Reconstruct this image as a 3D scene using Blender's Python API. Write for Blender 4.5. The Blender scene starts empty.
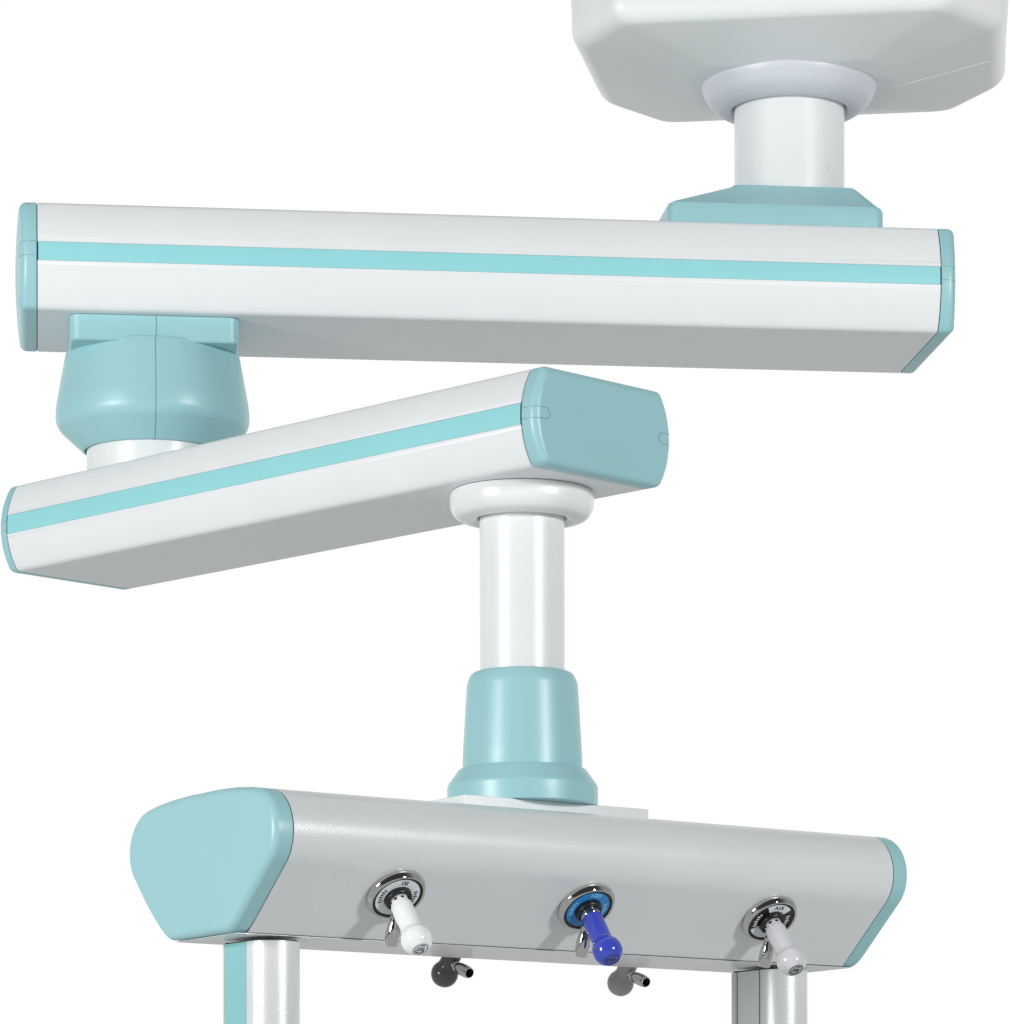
import bpy, bmesh, math, random
from mathutils import Vector, Matrix
from mathutils.bvhtree import BVHTree

S = bpy.context.scene
COL = S.collection
R = math.radians
PI = math.pi
random.seed(4)

# ------------------------------------------------------------------ camera
ZC = 1.5                                   # camera height above the studio floor
cam_data = bpy.data.cameras.new('camera')
cam = bpy.data.objects.new('camera', cam_data)
COL.objects.link(cam)
cam.matrix_world = (Matrix.Translation((0, 0, ZC)) @ Matrix.Rotation(PI/2, 4, 'X')
                    @ Matrix.Rotation(-0.0021, 4, 'Z'))
cam_data.sensor_fit = 'HORIZONTAL'
cam_data.sensor_width = 36.0
cam_data.lens = 4132.67 / 1011 * 36.0
cam_data.shift_x = (505.5 - 523.4) / 1011
cam_data.shift_y = (1305.08 - 512.0) / 1011
cam_data.clip_start = 0.05
cam_data.clip_end = 200
S.camera = cam

# ------------------------------------------------------------------ studio light
W = bpy.data.worlds.new('World')
S.world = W
W.use_nodes = True
nt = W.node_tree
nt.nodes.clear()
wo = nt.nodes.new('ShaderNodeOutputWorld')
bg = nt.nodes.new('ShaderNodeBackground')
tc = nt.nodes.new('ShaderNodeTexCoord')
sep = nt.nodes.new('ShaderNodeSeparateXYZ')
nt.links.new(tc.outputs['Generated'], sep.inputs[0])


def wmap(src, a, b, c, d):
    m = nt.nodes.new('ShaderNodeMapRange')
    m.interpolation_type = 'SMOOTHSTEP'
    m.inputs[1].default_value = a
    m.inputs[2].default_value = b
    m.inputs[3].default_value = c
    m.inputs[4].default_value = d
    nt.links.new(src, m.inputs[0])
    return m.outputs[0]


def wmath(op, a, b):
    m = nt.nodes.new('ShaderNodeMath')
    m.operation = op
    for i, v in enumerate((a, b)):
        if isinstance(v, (int, float)):
            m.inputs[i].default_value = v
        else:
            nt.links.new(v, m.inputs[i])
    return m.outputs[0]


# a white cyclorama ahead of the camera, a dimmer room round the sides and floor
WALL, ROOM, BACK, FLOOR = 1.02, 0.36, 0.05, 0.46
wall = wmap(sep.outputs[1], 0.62, 0.90, 0.0, 1.0)
up = wmap(sep.outputs[2], -0.22, -0.02, 0.0, 1.0)
ahead = wmap(sep.outputs[1], -0.55, 0.05, 0.0, 1.0)       # the studio behind the camera is dark
upper_room = wmath('ADD', wmath('MULTIPLY', ahead, ROOM - BACK), BACK)
amb = wmath('ADD', wmath('MULTIPLY', up, wmath('SUBTRACT', upper_room, FLOOR)), FLOOR)
front = wmath('MULTIPLY', wall, up)
val = wmath('ADD', wmath('MULTIPLY', amb, wmath('SUBTRACT', 1.0, front)), wmath('MULTIPLY', front, WALL))
comb = nt.nodes.new('ShaderNodeCombineColor')
for i in range(3):
    nt.links.new(val, comb.inputs[i])
nt.links.new(comb.outputs[0], bg.inputs[0])
bg.inputs[1].default_value = 1.0
nt.links.new(bg.outputs[0], wo.inputs[0])


def area(name, loc, target, sx, sy, power, col=(1, 1, 1)):
    d = bpy.data.lights.new(name, 'AREA')
    d.shape = 'RECTANGLE'
    d.size, d.size_y, d.energy, d.color = sx, sy, power, col
    o = bpy.data.objects.new(name, d)
    COL.objects.link(o)
    o.location = loc
    o.rotation_euler = (Vector(target) - Vector(loc)).to_track_quat('-Z', 'Y').to_euler()
    return o


area('key_softbox', (3.2, 1.1, 2.95), (0, 4.3, 2.2), 0.36, 0.55, 106)
area('left_softbox', (-3.1, 1.5, 2.4), (0, 4.3, 2.2), 0.8, 1.2, 120)

S.view_settings.view_transform = 'Standard'
S.view_settings.look = 'None'
S.view_settings.exposure = 0
S.view_settings.gamma = 1
S.render.engine = 'CYCLES'
S.cycles.max_bounces = 8


# ------------------------------------------------------------------ materials
def mat(name, col, rough=0.4, metal=0.0, grain=0.0, gscale=900, coat=0.0, blotch=0.03, spec=0.5):
    m = bpy.data.materials.new(name)
    m.use_nodes = True
    t = m.node_tree
    b = t.nodes['Principled BSDF']
    b.inputs['Roughness'].default_value = rough
    b.inputs['Metallic'].default_value = metal
    b.inputs['Coat Weight'].default_value = coat
    b.inputs['Coat Roughness'].default_value = 0.15
    b.inputs['Specular IOR Level'].default_value = spec
    c = t.nodes.new('ShaderNodeTexCoord')
    n = t.nodes.new('ShaderNodeTexNoise')
    n.inputs['Scale'].default_value = 14
    n.inputs['Detail'].default_value = 5
    t.links.new(c.outputs['Object'], n.inputs['Vector'])
    mx = t.nodes.new('ShaderNodeMix')
    mx.data_type = 'RGBA'
    mx.inputs[6].default_value = (*[v * (1 - blotch) for v in col], 1)
    mx.inputs[7].default_value = (*[min(1, v * (1 + blotch)) for v in col], 1)
    t.links.new(n.outputs['Fac'], mx.inputs[0])
    t.links.new(mx.outputs[2], b.inputs['Base Color'])
    rr = t.nodes.new('ShaderNodeMapRange')
    rr.inputs[3].default_value = rough * 0.9
    rr.inputs[4].default_value = rough * 1.1
    t.links.new(n.outputs['Fac'], rr.inputs[0])
    t.links.new(rr.outputs[0], b.inputs['Roughness'])
    if grain > 0:
        g = t.nodes.new('ShaderNodeTexNoise')
        g.inputs['Scale'].default_value = gscale
        g.inputs['Detail'].default_value = 2
        t.links.new(c.outputs['Object'], g.inputs['Vector'])
        bp = t.nodes.new('ShaderNodeBump')
        bp.inputs['Strength'].default_value = grain
        bp.inputs['Distance'].default_value = 0.0006
        t.links.new(g.outputs['Fac'], bp.inputs['Height'])
        t.links.new(bp.outputs[0], b.inputs['Normal'])
    return m


WHITE = mat('white_powder_coat', (0.815, 0.845, 0.855), 0.42, grain=0.10, gscale=700)
TUBE = mat('white_enamel_tube', (0.79, 0.82, 0.82), 0.32, grain=0.2, gscale=500)
GLOSSW = mat('white_gloss_plastic', (0.80, 0.83, 0.83), 0.30, coat=0.1)
COVER = mat('white_cover_plastic', (0.84, 0.865, 0.86), 0.38, grain=0.03, gscale=300)
TEAL = mat('teal_plastic', (0.33, 0.60, 0.635), 0.36, grain=0.11, gscale=600)
TEALS = mat('teal_strip', (0.31, 0.705, 0.74), 0.38)
TEALP = mat('teal_post_strip', (0.25, 0.56, 0.575), 0.38)
SEAM = mat('teal_seam', (0.16, 0.36, 0.40), 0.6)
GREYJ = mat('pale_collar_grey', (0.60, 0.63, 0.68), 0.4)
ALU = mat('silver_powder_coat', (0.755, 0.785, 0.785), 0.31, metal=0.12, grain=0.3, gscale=650)
ALUP = mat('anodised_post', (0.76, 0.79, 0.79), 0.32, metal=0.2, grain=0.3, gscale=650)
GROOVE = mat('dark_groove', (0.05, 0.06, 0.065), 0.6)
CHROME = mat('chrome', (0.62, 0.63, 0.61), 0.05, metal=1.0, blotch=0.01)
BLACK = mat('black_rubber', (0.012, 0.012, 0.014), 0.35)
PROBEW = mat('white_probe_plastic', (0.88, 0.90, 0.90), 0.12, coat=0.4)
PROBEG = mat('pale_grey_probe_plastic', (0.66, 0.67, 0.70), 0.12, coat=0.4)
PROBEB = mat('royal_blue_probe_plastic', (0.045, 0.068, 0.50), 0.14, coat=0.4)
PROBEK = mat('charcoal_probe_plastic', (0.078, 0.075, 0.078), 0.2, coat=0.3)
PROBEM = mat('mid_grey_probe_plastic', (0.37, 0.37, 0.35), 0.3)
PAPER = mat('white_label', (0.78, 0.84, 0.86), 0.35)
SKY = mat('blue_label', (0.03, 0.25, 0.62), 0.35)
INK = mat('label_ink', (0.03, 0.04, 0.05), 0.5)
INKB = mat('pale_blue_ink', (0.25, 0.62, 0.85), 0.5)
GREYL = mat('grey_label', (0.42, 0.44, 0.44), 0.4)


# ------------------------------------------------------------------ mesh helpers
def link(name, bm, mats, parent=None, loc=(0, 0, 0), rot=(0, 0, 0), ang=32, label=None, mtx=None):
    bmesh.ops.recalc_face_normals(bm, faces=bm.faces)
    me = bpy.data.meshes.new(name)
    bm.to_mesh(me)
    bm.free()
    for m in (mats if isinstance(mats, (list, tuple)) else [mats]):
        me.materials.append(m)
    me.polygons.foreach_set('use_smooth', [True] * len(me.polygons))
    me.set_sharp_from_angle(angle=R(ang))
    o = bpy.data.objects.new(name, me)
    COL.objects.link(o)
    o.location = loc
    o.rotation_euler = rot
    if mtx is not None:
        o.matrix_local = mtx
    if parent:
        o.parent = parent
    if label:
        o['label'] = label
    return o


def loft(bm, rings, mi=0, cap0=True, cap1=True, closed=True):
    """rings: lists of 3D points with equal length"""
    vs = [[bm.verts.new(p) for p in r] for r in rings]
    n = len(vs[0])
    for a, b in zip(vs, vs[1:]):
        for i in range(n if closed else n - 1):
            j = (i + 1) % n
            bm.faces.new((a[i], a[j], b[j], b[i])).material_index = mi
    if cap0:
        bm.faces.new(vs[0]).material_index = mi
    if cap1:
        bm.faces.new(list(reversed(vs[-1]))).material_index = mi
    return vs


def lathe(bm, prof, seg=96, mi=0, cx=0, cy=0):
    """prof: (r, z) list; r = 0 ends are closed to a point"""
    rows = []
    for r, z in prof:
        if r < 1e-7:
            rows.append([bm.verts.new((cx, cy, z))])
        else:
            rows.append([bm.verts.new((cx + r*math.cos(2*PI*k/seg), cy + r*math.sin(2*PI*k/seg), z))
                         for k in range(seg)])
    for a, b in zip(rows, rows[1:]):
        for k in range(seg):
            j = (k + 1) % seg
            if len(a) == 1 and len(b) == 1:
                continue
            if len(a) == 1:
                f = bm.faces.new((a[0], b[j], b[k]))
            elif len(b) == 1:
                f = bm.faces.new((a[k], a[j], b[0]))
            else:
                f = bm.faces.new((a[k], a[j], b[j], b[k]))
            f.material_index = mi


def smooth_prof(pts, rad, steps=5):
    """round the inner corners of an open (r, z) polyline; rad one number or a list"""
    out = [pts[0]]
    for i in range(1, len(pts) - 1):
        r = rad[i] if isinstance(rad, (list, tuple)) else rad
        p, a, b = Vector(pts[i]), Vector(pts[i-1]), Vector(pts[i+1])
        r = min(r, (a - p).length * 0.48, (b - p).length * 0.48)
        if r < 1e-6:
            out.append(tuple(p))
            continue
        p0, p1 = p + (a - p).normalized()*r, p + (b - p).normalized()*r
        for k in range(steps + 1):
            t = k / steps
            q = p0*(1-t)**2 + p*2*t*(1-t) + p1*t*t
            out.append((q.x, q.y))
    out.append(pts[-1])
    return out


def tube_path(bm, pts, rad, seg=6, mi=0, closed=False):
    pts = [Vector(p) for p in pts]
    rings = []
    n = len(pts)
    ref = None
    for i, p in enumerate(pts):
        if closed:
            d = pts[(i+1) % n] - pts[i-1]
        else:
            d = pts[min(i+1, n-1)] - pts[max(i-1, 0)]
        d.normalize()
        if ref is None:
            ref = d.orthogonal().normalized()
        ref = (ref - d*ref.dot(d)).normalized()
        s = d.cross(ref)
        rr = rad[i] if isinstance(rad, (list, tuple)) else rad
        rings.append([p + ref*math.cos(2*PI*k/seg)*rr + s*math.sin(2*PI*k/seg)*rr for k in range(seg)])
    loft(bm, rings, mi)


def rrect(hx, hy, r, n=7, cx=0, cy=0):
    pts = []
    for sx, sy, a0 in ((1, 1, 0), (-1, 1, 90), (-1, -1, 180), (1, -1, 270)):
        for k in range(n + 1):
            a = R(a0 + 90*k/n)
            pts.append((cx + sx*(hx-r) + r*math.cos(a), cy + sy*(hy-r) + r*math.sin(a)))
    return pts


def text_into(bm, body, size, place, mi, extrude=0.00012):
    """letters as real raised geometry; place maps text-plane (x, y, z) -> local point"""
    cu = bpy.data.curves.new('t', 'FONT')
    cu.body = body
    cu.size = size
    cu.align_x = 'CENTER'
    cu.align_y = 'CENTER'
    cu.extrude = extrude
    cu.resolution_u = 3
    cu.offset = size*.035
    o = bpy.data.objects.new('t', cu)
    me = o.to_mesh()
    vs = [bm.verts.new(place(v.co)) for v in me.vertices]
    for p in me.polygons:
        try:
            bm.faces.new([vs[i] for i in p.vertices]).material_index = mi
        except ValueError:
            pass
    o.to_mesh_clear()
    bpy.data.objects.remove(o)
    bpy.data.curves.remove(cu)


# ------------------------------------------------------------------ the pendant
pend = bpy.data.objects.new('medical_pendant', None)
COL.objects.link(pend)
PX, PY = 0.3017, 4.646                     # ceiling spindle axis
pend.location = (PX, PY, ZC + 1.55)
pend['label'] = 'white and teal ceiling-mounted medical gas pendant with two jointed arms and a silver outlet beam'
pend['category'] = 'medical pendant'
PL = Vector(pend.location)


def rel(x, y, z):
    return (x - PL.x, y - PL.y, z + ZC - PL.z)


# ---- ceiling cover
def cover_ring(z, grow, shrink=1.0):
    base = [(-.180, -.190), (.180, -.190), (.237, -.105), (.231, .122), (.172, .211), (-.172, .211), (-.231, .122), (-.237, -.105)]
    out = []
    n = len(base)
    for i in range(n):
        p, a, b = Vector(base[i]), Vector(base[i-1]), Vector(base[(i+1) % n])
        q = 0.016
        p0, p1 = p + (a-p).normalized()*q, p + (b-p).normalized()*q
        for k in range(7):
            t = k/6
            v = p0*(1-t)**2 + p*2*t*(1-t) + p1*t*t
            v = v * shrink
            v = v + v.normalized()*grow
            out.append((v.x, v.y, z))
    return out


bm = bmesh.new()
rings = [cover_ring(1.62, .012), cover_ring(1.50, .008), cover_ring(1.432, .003)]
for k in range(9):                          # soft lower edge
    a = PI/2*k/8
    rings.append(cover_ring(1.412 - .021*math.sin(a), .003 - .024*(1-math.cos(a))))
rings += [cover_ring(1.3685, 0, .50), cover_ring(1.3682, 0, .46)]
loft(bm, rings, cap0=True, cap1=True)
# moulding seam across the two halves of the shell
bv = BVHTree.FromBMesh(bm)
for s in (1,):                              # shows on the right half only
    pts = []
    for k in range(26):
        u = .10 + .15*k/25
        h = bv.ray_cast(Vector((s*u, 0.012, 1.2)), Vector((0, 0, 1)))
        if h[0]:
            pts.append(h[0])
    if s == 1 or True:
        for zz in (1.42, 1.45, 1.5, 1.56, 1.61):
            h = bv.ray_cast(Vector((s*.5, 0.012, zz)), Vector((-s, 0, 0)))
            if h[0]:
                pts.append(h[0])
    tube_path(bm, pts, .0005, mi=1)
cover = link('ceiling_cover', bm, [COVER, PAPER], pend, rel(PX + .005, PY, 0), (0, 0, -.137), ang=28)
bm = bmesh.new()
lathe(bm, smooth_prof([(0, 1.376), (.099, 1.376), (.0985, 1.366), (.090, 1.349), (.077, 1.3405), (.068, 1.3395), (.0622, 1.346)],
                      [0, .002, .006, .01, .006, .001, 0]))
link('collar', bm, GREYJ, cover, (-.005, -.0007, 0), ang=50)
bm = bmesh.new()
lathe(bm, [(.0618, 1.36), (.0618, 1.225), (.0598, 1.225), (.0598, 1.36)])
for k_, (an_, z_, rr_) in enumerate(((R(-50), 1.2645, .0012), (R(-62), 1.246, .0005))):   # chips in the enamel
    c_ = Vector((.0618*math.cos(an_), .0618*math.sin(an_), z_))
    for f_ in bmesh.ops.create_icosphere(bm, subdivisions=1, radius=rr_, matrix=Matrix.Translation(c_) @ Matrix.Rotation(an_, 4, 'Z') @ Matrix.Diagonal((.15, 1, .8, 1)))['verts']:
        for g_ in f_.link_faces:
            g_.material_index = 1
link('spindle_tube', bm, [TUBE, GREYL], pend, rel(PX, PY, 0), ang=50)


# ---- beams (arms)
def beam_profile(Wt, H, inset, r, n1=6, n2=44):
    """half section from bottom centre round the side to top centre, (q, z), convex side"""
    h = H/2
    Rb = (inset**2 + (h-r)**2 - r*r) / (2*(inset-r))
    fq = Wt/2 - inset
    cq = Wt/2 - Rb
    phi = math.asin((h-r)/(Rb-r))
    pts = []
    for k in range(n1 + 1):
        a = -PI/2 + (PI/2-phi)*k/n1
        pts.append((fq + r*math.cos(a), r + r*math.sin(a)))
    for k in range(1, n2):
        a = -phi + 2*phi*k/n2
        pts.append((cq + Rb*math.cos(a), h + Rb*math.sin(a)))
    for k in range(n1 + 1):
        a = phi + (PI/2-phi)*k/n1
        pts.append((fq + r*math.cos(a), H - r + r*math.sin(a)))
    side = lambda z: cq + math.sqrt(Rb*Rb - (z-h)**2)
    return pts, side


def full_profile(half):
    return [(-q, z) for q, z in half] + [(q, z) for q, z in reversed(half)]


def normals2d(P):
    n = len(P)
    out = []
    A = sum(P[i][0]*P[(i+1) % n][1] - P[(i+1) % n][0]*P[i][1] for i in range(n))
    sg = 1 if A > 0 else -1
    for i in range(n):
        a, b = Vector(P[i-1]), Vector(P[(i+1) % n])
        t = (b-a).normalized()
        out.append((t.y*sg, -t.x*sg))
    return out


def cap_mesh(P, zc, T, re, dome, core=0.0):
    """moulded end cap growing towards +x from x = 0"""
    bm = bmesh.new()
    N = normals2d(P)
    rings = []

    qm = max(p[0] for p in P)

    def ring(x, ins, s=1.0):
        return [(x + (dome*(1-(q*s/qm)**2) if x > T*.3 else 0), (q - nn[0]*ins)*s, zc + (z - nn[1]*ins - zc)*s) for (q, z), nn in zip(P, N)]
    rings.append(ring(0, .0006))
    rings.append(ring(.0006, 0))
    rings.append(ring(T-re, 0))
    for k in range(1, 8):
        a = PI/2*k/7
        rings.append(ring(T - re + re*math.sin(a)*(.96), re*(1-math.cos(a))))
    x0 = T - re + re*.96
    for s in (.97, .93, .88, .82, .74, .65, .55, .44, .32, .2, .09):
        rings.append(ring(x0, re, s))
    loft(bm, rings)
    return bm


def add_latch(bm, side, z0, z1, T, reach, sgn):
    bv = BVHTree.FromBMesh(bm)
    zc, h = (z0+z1)/2, (z1-z0)/2
    path = []

    def hit(q, z):
        r = bv.ray_cast(Vector((T+.2, q, z)), Vector((-1, 0, 0)))
        return r[0]
    for zz, rev in ((z0, False), (z1, True)):
        seg = []
        for k in range(4):
            r = bv.ray_cast(Vector((.001 + (T-.013)*k/3, sgn*(side(zc)+.1), zz)), Vector((0, -sgn, 0)))
            if r[0]:
                seg.append(r[0])
        qs = side(zz)
        for k in range(10):
            d = .0006 + (reach)*(k/9)**1.3
            p = hit(sgn*(qs-d), zz)
            if p:
                seg.append(p)
        if not rev:
            path += seg
            for k in range(1, 10):
                a = PI*k/10
                p = hit(sgn*(side(zc)-reach-.0006-h*math.sin(a)), zc-h*math.cos(a))
                if p:
                    path.append(p)
        else:
            path += list(reversed(seg))
    tube_path(bm, path, .00035, mi=1)


def make_beam(name, S_, label):
    (ox, oy, oz), yaw, L, Wt, H, inset, r, W0 = S_['o'], S_['yaw'], S_['L'], S_['Wt'], S_['H'], S_['inset'], S_['r'], S_['W']
    ca, sa = math.cos(yaw), math.sin(yaw)
    half, side = beam_profile(Wt, H, inset, r)
    z0, z1 = H*S_.get('s0', .468), H*S_.get('s1', .640)
    D = .0016
    # body section with a shallow slot each side for the coloured strip
    slot = [(side(z0), z0), (side(z0)-D, z0), (side(z1)-D, z1), (side(z1), z1)]
    hb = [p for p in half if p[1] < z0-.0005] + slot + [p for p in half if p[1] > z1+.0005]
    P = full_profile(hb)
    N = normals2d(P)
    bm = bmesh.new()
    rings = []
    for x, ins in ((.0004, .0007), (.0011, 0), (L-.0011, 0), (L-.0004, .0007)):
        rings.append([(x, q - (nn[0] if abs(z-(z0+z1)/2) > .6*(z1-z0) else 0)*ins, z - nn[1]*ins) for (q, z), nn in zip(P, N)])
    loft(bm, rings)
    root = link(name, bm, WHITE, pend, rel(ox - W0/2*sa, oy + W0/2*ca, oz), (0, 0, yaw), ang=38, label=label)
    for sg in (-1, 1):
        bm = bmesh.new()
        ring = []
        for k in range(7):
            z = z0 + .0003 + (z1-z0-.0006)*k/6
            ring.append((sg*(side(z)-.0002), z))
        ring += [(sg*(side(z1)-D+.0001), z1-.0003), (sg*(side(z0)-D+.0001), z0+.0003)]
        loft(bm, [[(x, q, z) for q, z in ring] for x in (.0012, L-.0012)])
        link('stripe', bm, TEALS, root)
    Pc = full_profile(half)
    for end in (0, 1):
        T_ = S_['T'] + (S_.get('dT', 0) if end else -S_.get('dT', 0))
        bm = cap_mesh(Pc, H/2, T_, S_['re'], S_['dome'])
        for sg in (-1, 1):
            add_latch(bm, side, S_['l0'], S_['l1'], T_, S_['reach'], sg)
        o = link('end_cap', bm, [TEAL, SEAM], root, (L+.0006 if end else -.0006, 0, 0), (0, 0, 0 if end else PI), ang=40)
    # dark gasket ring seen as the joint line between cap and beam
        bm = bmesh.new()
        n2 = normals2d(Pc)
        loft(bm, [[(x, q-a[0]*.0016, z-a[1]*.0016) for (q, z), a in zip(Pc, n2)] for x in (-.0015, .0015)])
        link('gasket', bm, GROOVE, root, (L if end else 0, 0, 0))
    return root


UA = dict(o=(-.52, 4.44, 1.0726), yaw=.1179, L=.9874, W=.2158, Wt=.2405, H=.1156, inset=.0235, r=.0095, s0=.419, s1=.594, l0=.054, l1=.069,
          T=.017, re=.0085, dome=.0065, reach=.016)
LA = dict(o=(-.5637, 4.5927, .8171), yaw=-.7831, L=.8056, W=.1729, Wt=.1955, H=.0962, inset=.0205, r=.0095, s0=.4075, s1=.626, l0=.0435, l1=.0545,
          T=.0175, dT=.002, re=.0085, dome=.001, reach=.014)
upper = make_beam('upper_arm', UA, 'longer white arm at the top carrying the teal stripe, running nearly level')
lower = make_beam('lower_arm', LA, 'shorter white arm swung towards the viewer with its teal end face showing')

# ---- teal pedestal on top of the upper arm
bm = bmesh.new()


def prect(x0, x1, hy, z, r):
    return [(x, y, z) for x, y in rrect((x1-x0)/2, hy, r, 6, (x0+x1)/2, 0)]


loft(bm, [prect(-.152, .089, .096, .0, .012), prect(-.152, .089, .096, .018, .012), prect(-.1505, .0875, .0945, .0225, .012),
          prect(-.145, .084, .090, .026, .012), prect(-.0775, .0665, .066, .0490, .010), prect(-.0745, .0635, .064, .0515, .010), prect(-.072, .061, .062, .052, .010)])
link('pedestal', bm, TEAL, upper, (.8402, 0, .1157), ang=24)

# ---- joint under the left end of the upper arm
JA = .1265
cu_, su_ = math.cos(.1179), math.sin(.1179)
JX = -.52 + JA*cu_ - .1079*su_
JY = 4.44 + JA*su_ + .1079*cu_
joint = None
bm = bmesh.new()
for hx, z0, z1, rr in ((.0915, 1.0445, 1.0722, .012),):
    a = rrect(hx, hx*.965, rr)
    b = rrect(hx-.0015, hx*.965-.0015, rr-.001)
    loft(bm, [[(x, y, z0) for x, y in b], [(x, y, z0+.0015) for x, y in a], [(x, y, z1) for x, y in a]])
fy = -.0915*.965
tube_path(bm, [(.0015, fy, 1.0722), (.0015, fy, 1.046)], .0005, mi=1)
joint = link('joint_housing', bm, [TEAL, SEAM], pend, rel(JX, JY, 0), (0, 0, .1179), ang=40)
bm = bmesh.new()
DP = smooth_prof([(0, 1.0495), (.0950, 1.0495), (.0972, 1.040), (.1066, .988), (.1066, .969), (.0770, .9420), (.0750, .9410), (.0746, .952), (0, .956)],
                 [0, .0025, .006, .009, .009, .003, .001, .001, 0], 8)
lathe(bm, DP, 128)
sp = []
th = -PI/2 + .002
for (r_, z_) in DP:
    if r_ > .0755 and z_ < 1.0495:
        sp.append(((r_)*math.cos(th), (r_)*math.sin(th), z_))
for i in range(3):
    sp2 = []
    for a, b in zip(sp, sp[1:]):
        sp2 += [a, tuple((Vector(a)+Vector(b))/2)]
    sp = sp2 + [sp[-1]]
tube_path(bm, sp, .00045, mi=1)
link('drum', bm, [TEAL, SEAM], joint, ang=40)
bm = bmesh.new()
lathe(bm, smooth_prof([(0, .950), (.0712, .950), (.0728, .947), (.0728, .9115), (0, .9115)], [0, .001, .002, .0005, 0]))
link('pivot_neck', bm, GLOSSW, joint, ang=40)

# ---- drop tube under the lower arm
KX, KY = .00026, 4.1533
bm = bmesh.new()
lathe(bm, smooth_prof([(0, .8168), (.0705, .8168), (.0728, .811), (.0725, .800), (.0665, .790), (.052, .7868), (.0446, .790), (.0446, .797), (0, .797)],
                      [0, .002, .006, .009, .010, .005, .001, .001, 0], 7), 128)
fl = link('flange', bm, GLOSSW, pend, rel(KX, KY, 0), ang=60)
bm = bmesh.new()
lathe(bm, [(.0427, .796), (.0427, .62), (.041, .62), (.041, .796)], 128)
link('drop_tube', bm, TUBE, pend, rel(KX, KY, 0), ang=50)
bm = bmesh.new()
ST = .5005
lathe(bm, smooth_prof([(.0432, .625), (.0434, .6352), (.0510, .6345), (.0558, .6245), (.0600, .553), (.0603, .5375), (.0640, .5375), (.0758, .5205), (.0758, ST), (0, ST)],
                      [0, .001, .004, .005, .03, .001, .0015, .002, .001, 0], 7), 128)
link('tapered_sleeve', bm, TEAL, pend, rel(KX, KY, 0), ang=40)

# ---- outlet beam (console)
KO = (-.2815, 3.899, .3532)
KYAW = .5997
KW = .0509
KL = .769
CT = .0245
ck, sk = math.cos(KYAW), math.sin(KYAW)


def console_half():
    p = [(.0532, 0), (.0540, .0003), (.0547, .0008), (.0680, .0121), (.0820, .0241), (.0960, .0361), (.1100, .0481), (.120, .0566), (.124, .0600)]
    P0, P1, P2, P3 = Vector((.124, .060)), Vector((.1475, .0802)), Vector((.139, .1225)), Vector((.104, .1305))
    for k in range(1, 21):
        t = k/20
        v = P0*(1-t)**3 + P1*3*t*(1-t)**2 + P2*3*t*t*(1-t) + P3*t**3
        p.append((v.x, v.y))
    p += [(.085, .1335), (.060, .1358), (.030, .1370)]
    return p


CH = console_half()
CH2 = [(q*(1.26 if z < .002 else 1.26 - .215*min(1, z/.060)), z) for q, z in CH]      # rear side a little deeper
CP = [(-q, z) for q, z in CH] + [(q, z) for q, z in reversed(CH2)]


def round_poly(P, r, zmax):
    """same outline with the lower corners rounded"""
    B = [p for p in P if p[1] > .0085]
    L0, L1 = max((p for p in B if p[0] > 0), key=lambda p: -p[1]), max((p for p in B if p[0] < 0), key=lambda p: -p[1])
    res = []
    for p in P:
        if p[1] > .0085:
            res.append(p)
    i = res.index(L0)
    right_first = res[(i+1) % len(res)] != L1
    cr = (CH2[1][0]-.0002, 0.0)
    cl = (-CH[1][0]+.0002, 0.0)
    def arc(a, c, b):
        a, c, b = Vector(a), Vector(c), Vector(b)
        return [tuple(a*(1-t)**2 + c*2*t*(1-t) + b*t*t) for t in [k/8 for k in range(1, 9)]]
    bl, br = (-.047, 0.0), (.060, 0.0)
    seg = arc(L0, cr, br) + [(.003, 0.0)] + [bl] + list(reversed(arc(L1, cl, bl)))[1:]
    if res[(i+1) % len(res)] == L1:
        return res[:i+1] + seg + res[i+1:]
    return res[:i] + list(reversed(seg)) + res[i:]


CPC = round_poly(CP, .01, 0)
CN = normals2d(CP)
bm = bmesh.new()
rings = []
for x, ins in ((CT+.0004, .0006), (CT+.001, 0), (KL-CT-.001, 0), (KL-CT-.0004, .0006)):
    rings.append([(x, q-a[0]*ins, z-a[1]*ins) for (q, z), a in zip(CP, CN)])
loft(bm, rings)
con = link('outlet_beam', bm, ALU, pend, rel(KO[0] - KW*sk, KO[1] + KW*ck, KO[2]), (0, 0, KYAW), ang=24,
           label='silver-grey horizontal beam with sloping lower faces and teal ends')
# lower tray closing the underside, with the thin joint line along its edges
bm = bmesh.new()
loft(bm, [[(x, y, z) for x, y in rrect(KL/2-CT+.012, .0595, .002, 3, KL/2, .0065)] for z in (-.0011, -.0007)])
link('bottom_plate', bm, ALU, con)
bm = bmesh.new()
loft(bm, [[(x, y, z) for x, y in rrect(KL/2-CT-.002, .0596, .001, 3, KL/2, .0063)] for z in (-.0007, .0002)])
link('joint_seal', bm, GROOVE, con)
for end in (0, 1):
    bm = cap_mesh(CPC if end else [(-q, z) for q, z in reversed(CPC)], .075, .0215, .008, 0)
    link('end_cap', bm, TEAL, con, (KL-CT+.0004 if end else CT-.0004, 0, 0), (0, 0, 0 if end else PI), ang=40)
    bm = bmesh.new()
    loft(bm, [[(x, q-a[0]*.0013, z-a[1]*.0013) for (q, z), a in zip(CP, CN)] for x in (-.0012, .0012)])
    link('gasket', bm, GROOVE, con, (KL-CT if end else CT, 0, 0))
# mounting plate under the sleeve
bm = bmesh.new()
loft(bm, [[(x, y, z) for x, y in rrect(.1115-i, .0555-i, .002, 3)] for z, i in ((.1350, 0), (.1466, 0), (.1472, .0006))])
link('mounting_plate', bm, WHITE, con, (.3815, 0, 0))


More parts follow.
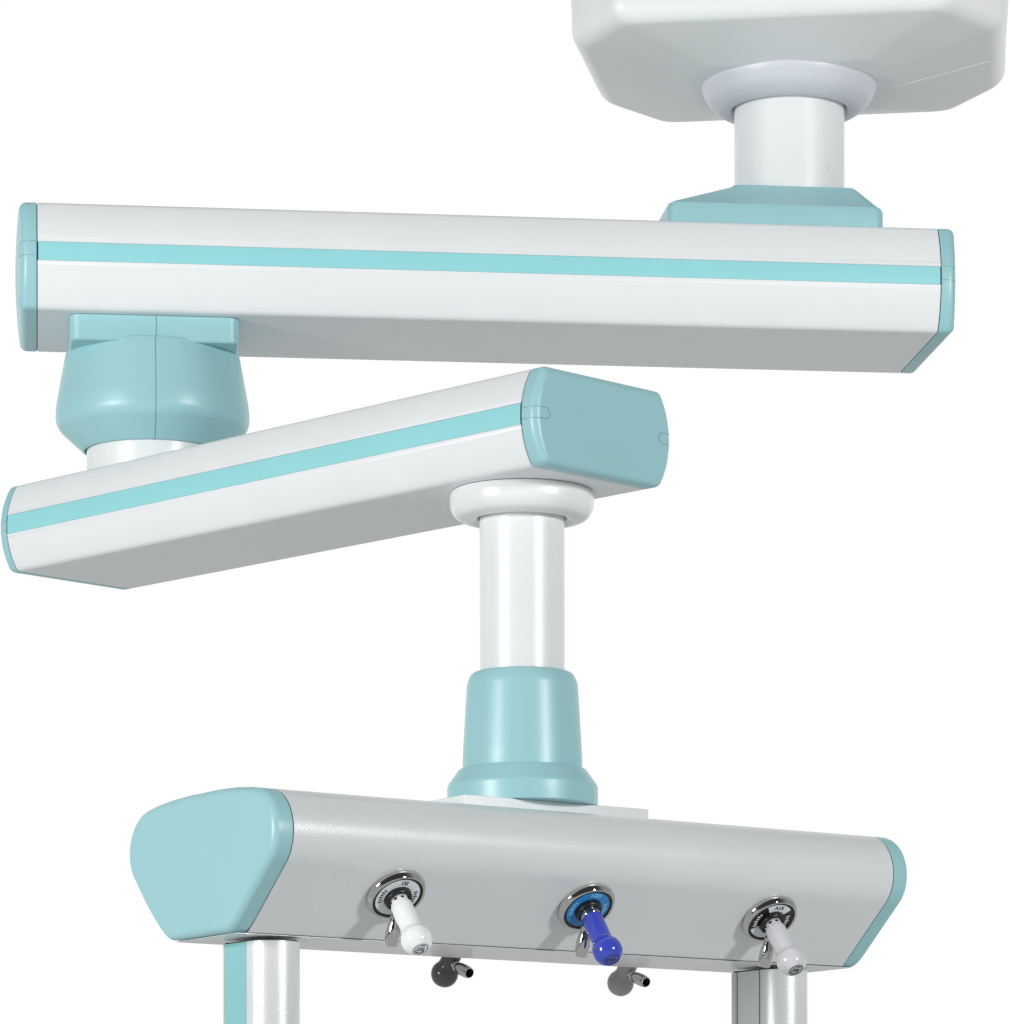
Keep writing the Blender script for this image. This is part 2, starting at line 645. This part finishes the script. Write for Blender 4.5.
# ---- gas outlets on the sloping faces
def outlet_matrix(a, side, t=None):
    if t is None:
        t = .685 if side < 0 else .56
    q = .0543 + .070*t
    z = .060*t
    n = Vector((0, side*.651, -.759))
    upv = Vector((0, side*.759, .651))
    x = upv.cross(n)
    m = Matrix((x, upv, n)).transposed().to_4x4()
    m.translation = Vector((a, side*q, z)) + n*.0006
    return m


def ring_sector(bm, r0, r1, z, a0, a1, mi, seg=40, h=.0003):
    n = max(3, int(seg*(a1-a0)/360)+2)
    pts = [(r1*math.cos(R(a0+(a1-a0)*k/(n-1))), r1*math.sin(R(a0+(a1-a0)*k/(n-1)))) for k in range(n)]
    pti = [(r0*math.cos(R(a0+(a1-a0)*k/(n-1))), r0*math.sin(R(a0+(a1-a0)*k/(n-1)))) for k in range(n)]
    lo_o = [bm.verts.new((x, y, z)) for x, y in pts]
    lo_i = [bm.verts.new((x, y, z)) for x, y in pti]
    hi_o = [bm.verts.new((x, y, z+h)) for x, y in pts]
    hi_i = [bm.verts.new((x, y, z+h)) for x, y in pti]
    for k in range(n-1):
        for q in ((hi_o[k], hi_o[k+1], hi_i[k+1], hi_i[k]), (lo_o[k], lo_o[k+1], hi_o[k+1], hi_o[k]),
                  (hi_i[k], hi_i[k+1], lo_i[k+1], lo_i[k])):
            bm.faces.new(q).material_index = mi


def arc_text(bm, body, rad, deg, size, z, mi, flip=False):
    """body centred at angle deg on a circle, read with its foot to the centre"""
    step = size*.62/rad
    n = len(body)
    for i, ch in enumerate(body):
        a = R(deg) - (i-(n-1)/2)*step
        c, s = math.cos(a-PI/2), math.sin(a-PI/2)
        cx_, cy_ = rad*math.cos(a), rad*math.sin(a)
        if ch != ' ':
            text_into(bm, ch, size, lambda v: (cx_ + v.x*c - v.y*s, cy_ + v.x*s + v.y*c, z + v.z), mi)


def make_outlet(kind, name_txt, a, side, label):
    bm = bmesh.new()
    lathe(bm, smooth_prof([(.0, -.0005), (.0298, -.0005), (.0303, .0030), (.0280, .0070), (.0268, .0080), (.0256, .0070), (.0254, .0052), (0, .0052)],
                          [0, .0005, .0025, .002, .0008, .0006, .0003, 0], 5), 96)
    o = link('gas_outlet', bm, CHROME, con, mtx=outlet_matrix(a, side), ang=50, label=label)
    bm = bmesh.new()
    lathe(bm, [(.0135, .0053), (.0253, .0053), (.0253, .0057), (.0135, .0057), (.0135, .0053)], 72, 0)
    Z = .0058
    if kind == 'white':
        ring_sector(bm, .0140, .0228, Z, 0, 360, 1)
        tmi, dots = 2, 2
    elif kind == 'blue':
        ring_sector(bm, .0140, .0228, Z, 0, 360, 1)
        tmi, dots = 2, 2
    else:
        ring_sector(bm, .0140, .0228, Z, 48, 128, 1)
        ring_sector(bm, .0140, .0228, Z, 215, 325, 1)
        tmi, dots = 2, 1
    arc_text(bm, name_txt, .0187, 90, .0058, Z+.0004, tmi)
    # ring of small print either side of the gas name, too small to read in place
    for d0 in (178, 0):
        for k in range(6):
            ang_ = d0 + (-24 + k*9.5)
            ring_sector(bm, .0166, .0166+.003+.0008*(k % 2), Z+.0003, ang_, ang_+5.5, dots, 40, .0002)
    mats = {'white': [BLACK, PAPER, INK], 'blue': [BLACK, SKY, INKB], 'split': [BLACK, PAPER, INK]}[kind]
    link('dial', bm, mats, o, ang=30)
    bm = bmesh.new()
    lathe(bm, smooth_prof([(.0136, .006), (.0136, .0105), (.0120, .0118), (.0096, .0112), (.0090, .0068), (0, .0068)], [0, .001, .001, .001, 0, 0], 3), 64)
    link('socket_ring', bm, BLACK, o, ang=40)
    return o


specs = [('white', 'O2', .1586, -1), ('blue', 'N2O', .3809, -1), ('split', 'AIR', .6088, -1),
         ('white', 'O2', .3665, 1), ('blue', 'N2O', .5895, 1)]
olab = ['outlet with white dial marked O2, nearest the left end', 'outlet with blue dial in the middle',
        'outlet with black and white dial marked AIR, nearest the right end', 'outlet on the rear face behind the dark knob',
        'outlet on the rear face behind the grey knob']
for (k, t_, a, sd), lb in zip(specs, olab):
    make_outlet(k, t_, a, sd, lb)


# ---- support posts below the beam
def make_post(a, inner_sign, label, lip):
    """stadium-section column; its slot with the strip is on both long sides"""
    r, s = .0275, .021
    sec = []
    rr_ = .002
    for k in range(9):                      # rear corners
        an = PI/2*k/8
        sec.append((r-rr_ + rr_*math.cos(an), s+lip + rr_*math.sin(an)))
    for k in range(9):
        an = PI/2 + PI/2*k/8
        sec.append((-r+rr_ + rr_*math.cos(an), s+lip + rr_*math.sin(an)))
    sec.append((-r, s+.0005))
    d = .002
    sec += [(-r+d, s-.0005), (-r+d, -s+.0005)]
    for k in range(17):
        an = PI + PI*k/16
        sec.append((r*math.cos(an), -s + r*math.sin(an)))
    sec += [(r-d, -s+.0005), (r-d, s-.0005), (r, s+.0005)]
    bm = bmesh.new()
    loft(bm, [[(x, y, z) for x, y in sec] for z in (-.62, -.0052)])
    o = link('support_post', bm, ALUP, pend, rel(KO[0] + a*ck - KW*sk, KO[1] + a*sk + KW*ck, KO[2]), (0, 0, KYAW), ang=50, label=label)
    bm = bmesh.new()
    small = [(x*.93, y*.96) for x, y in sec]
    loft(bm, [[(x, y, z) for x, y in small] for z in (-.007, -.0035)])
    link('seating_gasket', bm, GROOVE, o)
    for sg in (-1, 1):
        bm = bmesh.new()
        teal = sg == inner_sign
        w = s - (.0006 if teal else .0030)
        dd = .0002 if teal else .0006
        loft(bm, [[(sg*(r-d-.0001), -w, z), (sg*(r-dd), -w, z), (sg*(r-dd), w, z), (sg*(r-d-.0001), w, z)] for z in (-.62, -.0052)])
        link('side_strip' if teal else 'side_panel', bm, TEALP if teal else ALUP, o)
        if not teal:
            bm = bmesh.new()
            loft(bm, [[(sg*(r-d-.0001), -s+.0006, z), (sg*(r-d+.0002), -s+.0006, z), (sg*(r-d+.0002), s-.0006, z), (sg*(r-d-.0001), s-.0006, z)] for z in (-.62, -.0052)])
            link('slot_liner', bm, GROOVE, o)
    return o


make_post(.0694, -1, 'silver post with a teal strip under the left end of the beam', .0022)
make_post(.6880, 1, 'silver post with a plain grey side under the right end of the beam', .0065)


# ------------------------------------------------------------------ gas probes plugged in
def make_probe(mbody, txt, a, side, label, collar, cmat, tip=None, name_cat='gas probe', sc=1.0):
    m = outlet_matrix(a, side)
    base = Matrix.Translation((KO[0] - KW*sk, KO[1] + KW*ck, KO[2] + ZC)) @ Matrix.Rotation(KYAW, 4, 'Z') @ m
    root = bpy.data.objects.new('gas_probe', None)
    COL.objects.link(root)
    root.matrix_world = base @ Matrix.Rotation(.05, 4, 'X') @ Matrix.Scale(sc, 4)
    root['label'] = label
    root['category'] = name_cat
    root['group'] = 'gas probes plugged into the outlet beam'
    bz, br = .0600, .0150
    prof = [(0, .0165), (.0098, .0165), (.0106, .0175)]
    prof += [(.0106, .030), (.0103, .040)]
    a0 = math.asin(.0107/br)
    n = 16
    prof += [(.0104, bz - br*math.cos(a0) - .0035), (.0109, bz - br*math.cos(a0) - .0010)]
    endang = PI - math.asin(.0088/br)
    for k in range(1, n+1):
        an = a0 + .05 + (endang-a0-.05)*k/n
        prof.append((br*math.sin(an), bz - br*math.cos(an)))
    zt = prof[-1][1]
    prof += [(.0084, zt), (.0082, zt-.0004), (0, zt-.0004)]
    bm = bmesh.new()
    lathe(bm, prof, 72)
    body = link('knob', bm, mbody, root, ang=30)
    bm = bmesh.new()
    lathe(bm, [(0, zt-.0004), (.0080, zt-.0004), (.0080, zt+.0001), (0, zt+.0001)], 48, 0)
    if txt:
        mi_t = 1
        arc = [(.0066, .0071)]
        ring_sector(bm, .0067, .0073, zt+.00012, 0, 360, 1, 60, .0001)
        text_into(bm, txt, .0062 if len(txt) < 3 else .0052, lambda v: (v.x*1.0, v.y - .0002, zt+.0002+v.z), 1)
        ring_sector(bm, .0046, .0058, zt+.00012, 65, 115, 1, 60, .0001)
        ring_sector(bm, .0046, .0058, zt+.00012, 205, 335, 1, 60, .0001)
    link('end_label', bm, tip or [PAPER, INK], body, ang=30)
    bm = bmesh.new()
    cr = .0103 if collar else .0092
    lathe(bm, smooth_prof([(0, .0066), (cr-.001, .0066), (cr, .009), (cr, .0155), (cr-.0006, .0166), (0, .0166)], [0, 0, .0006, .0005, .0002, 0], 3), 64, 0)
    if not collar:
        for k in range(8):                   # bayonet slots in the pale collar
            ring_sector(bm, .0089, .0094, .0118, k*45, k*45+20, 1, 80, .0022)
    link('collar', bm, [cmat, BLACK], root, ang=35)
    # hose tail: stub that leaves the collar down the slope and outwards, open at its end
    if side < 0:
        p0, p1 = Vector((0, -.006, .0128)), Vector((0, -.0372, .0345))
    else:
        p0, p1 = Vector((0, -.004, .0440)), Vector((0, -.038, .0330))
    d = (p1-p0).normalized()
    bm = bmesh.new()
    prof = [(0, 0), (.0036, 0), (.0038, .006), (.0052, .0075), (.0052, .0105), (.0042, .0115), (.0048, .0135), (.0064, .0190), (.0071, .0250), (.0070, .0310),
            (.0062, .0365), (.0054, .0380), (.0050, .0380), (.0047, .0350), (.0045, .022), (0, .022)]
    lathe(bm, prof, 40)
    q = d.to_track_quat('Z', 'X')
    tail = link('hose_tail', bm, CHROME, root, tuple(p0), q.to_euler(), ang=38)
    bm = bmesh.new()
    lathe(bm, [(0, .0222), (.0044, .0222), (.0044, .0335), (.0039, .0335), (.0039, .0235), (0, .0235)], 24)
    link('bore_seal', bm, BLACK, tail)
    return root


GL = [GREYL, INK]
make_probe(PROBEW, 'O2', .1586, -1, 'bright white ball-ended gas probe plugged in nearest the left end of the silver beam', False, PROBEW)
make_probe(PROBEB, 'N2O', .3809, -1, 'royal blue ball-ended gas probe plugged into the blue dial', True, CHROME, [PROBEB, INK])
make_probe(PROBEG, 'AIR', .6088, -1, 'pale grey-white ball-ended gas probe plugged in nearest the right end of the silver beam', False, PROBEG, GL)
make_probe(PROBEK, '', .3665, 1, 'dark charcoal knob of a gas probe hanging behind the silver beam near the white probe', True, CHROME, [PROBEK, INK], sc=.95)
make_probe(PROBEM, '', .5895, 1, 'mid-grey knob of a gas probe hanging behind the silver beam near the blue probe', True, CHROME, [PROBEM, INK], sc=.95)
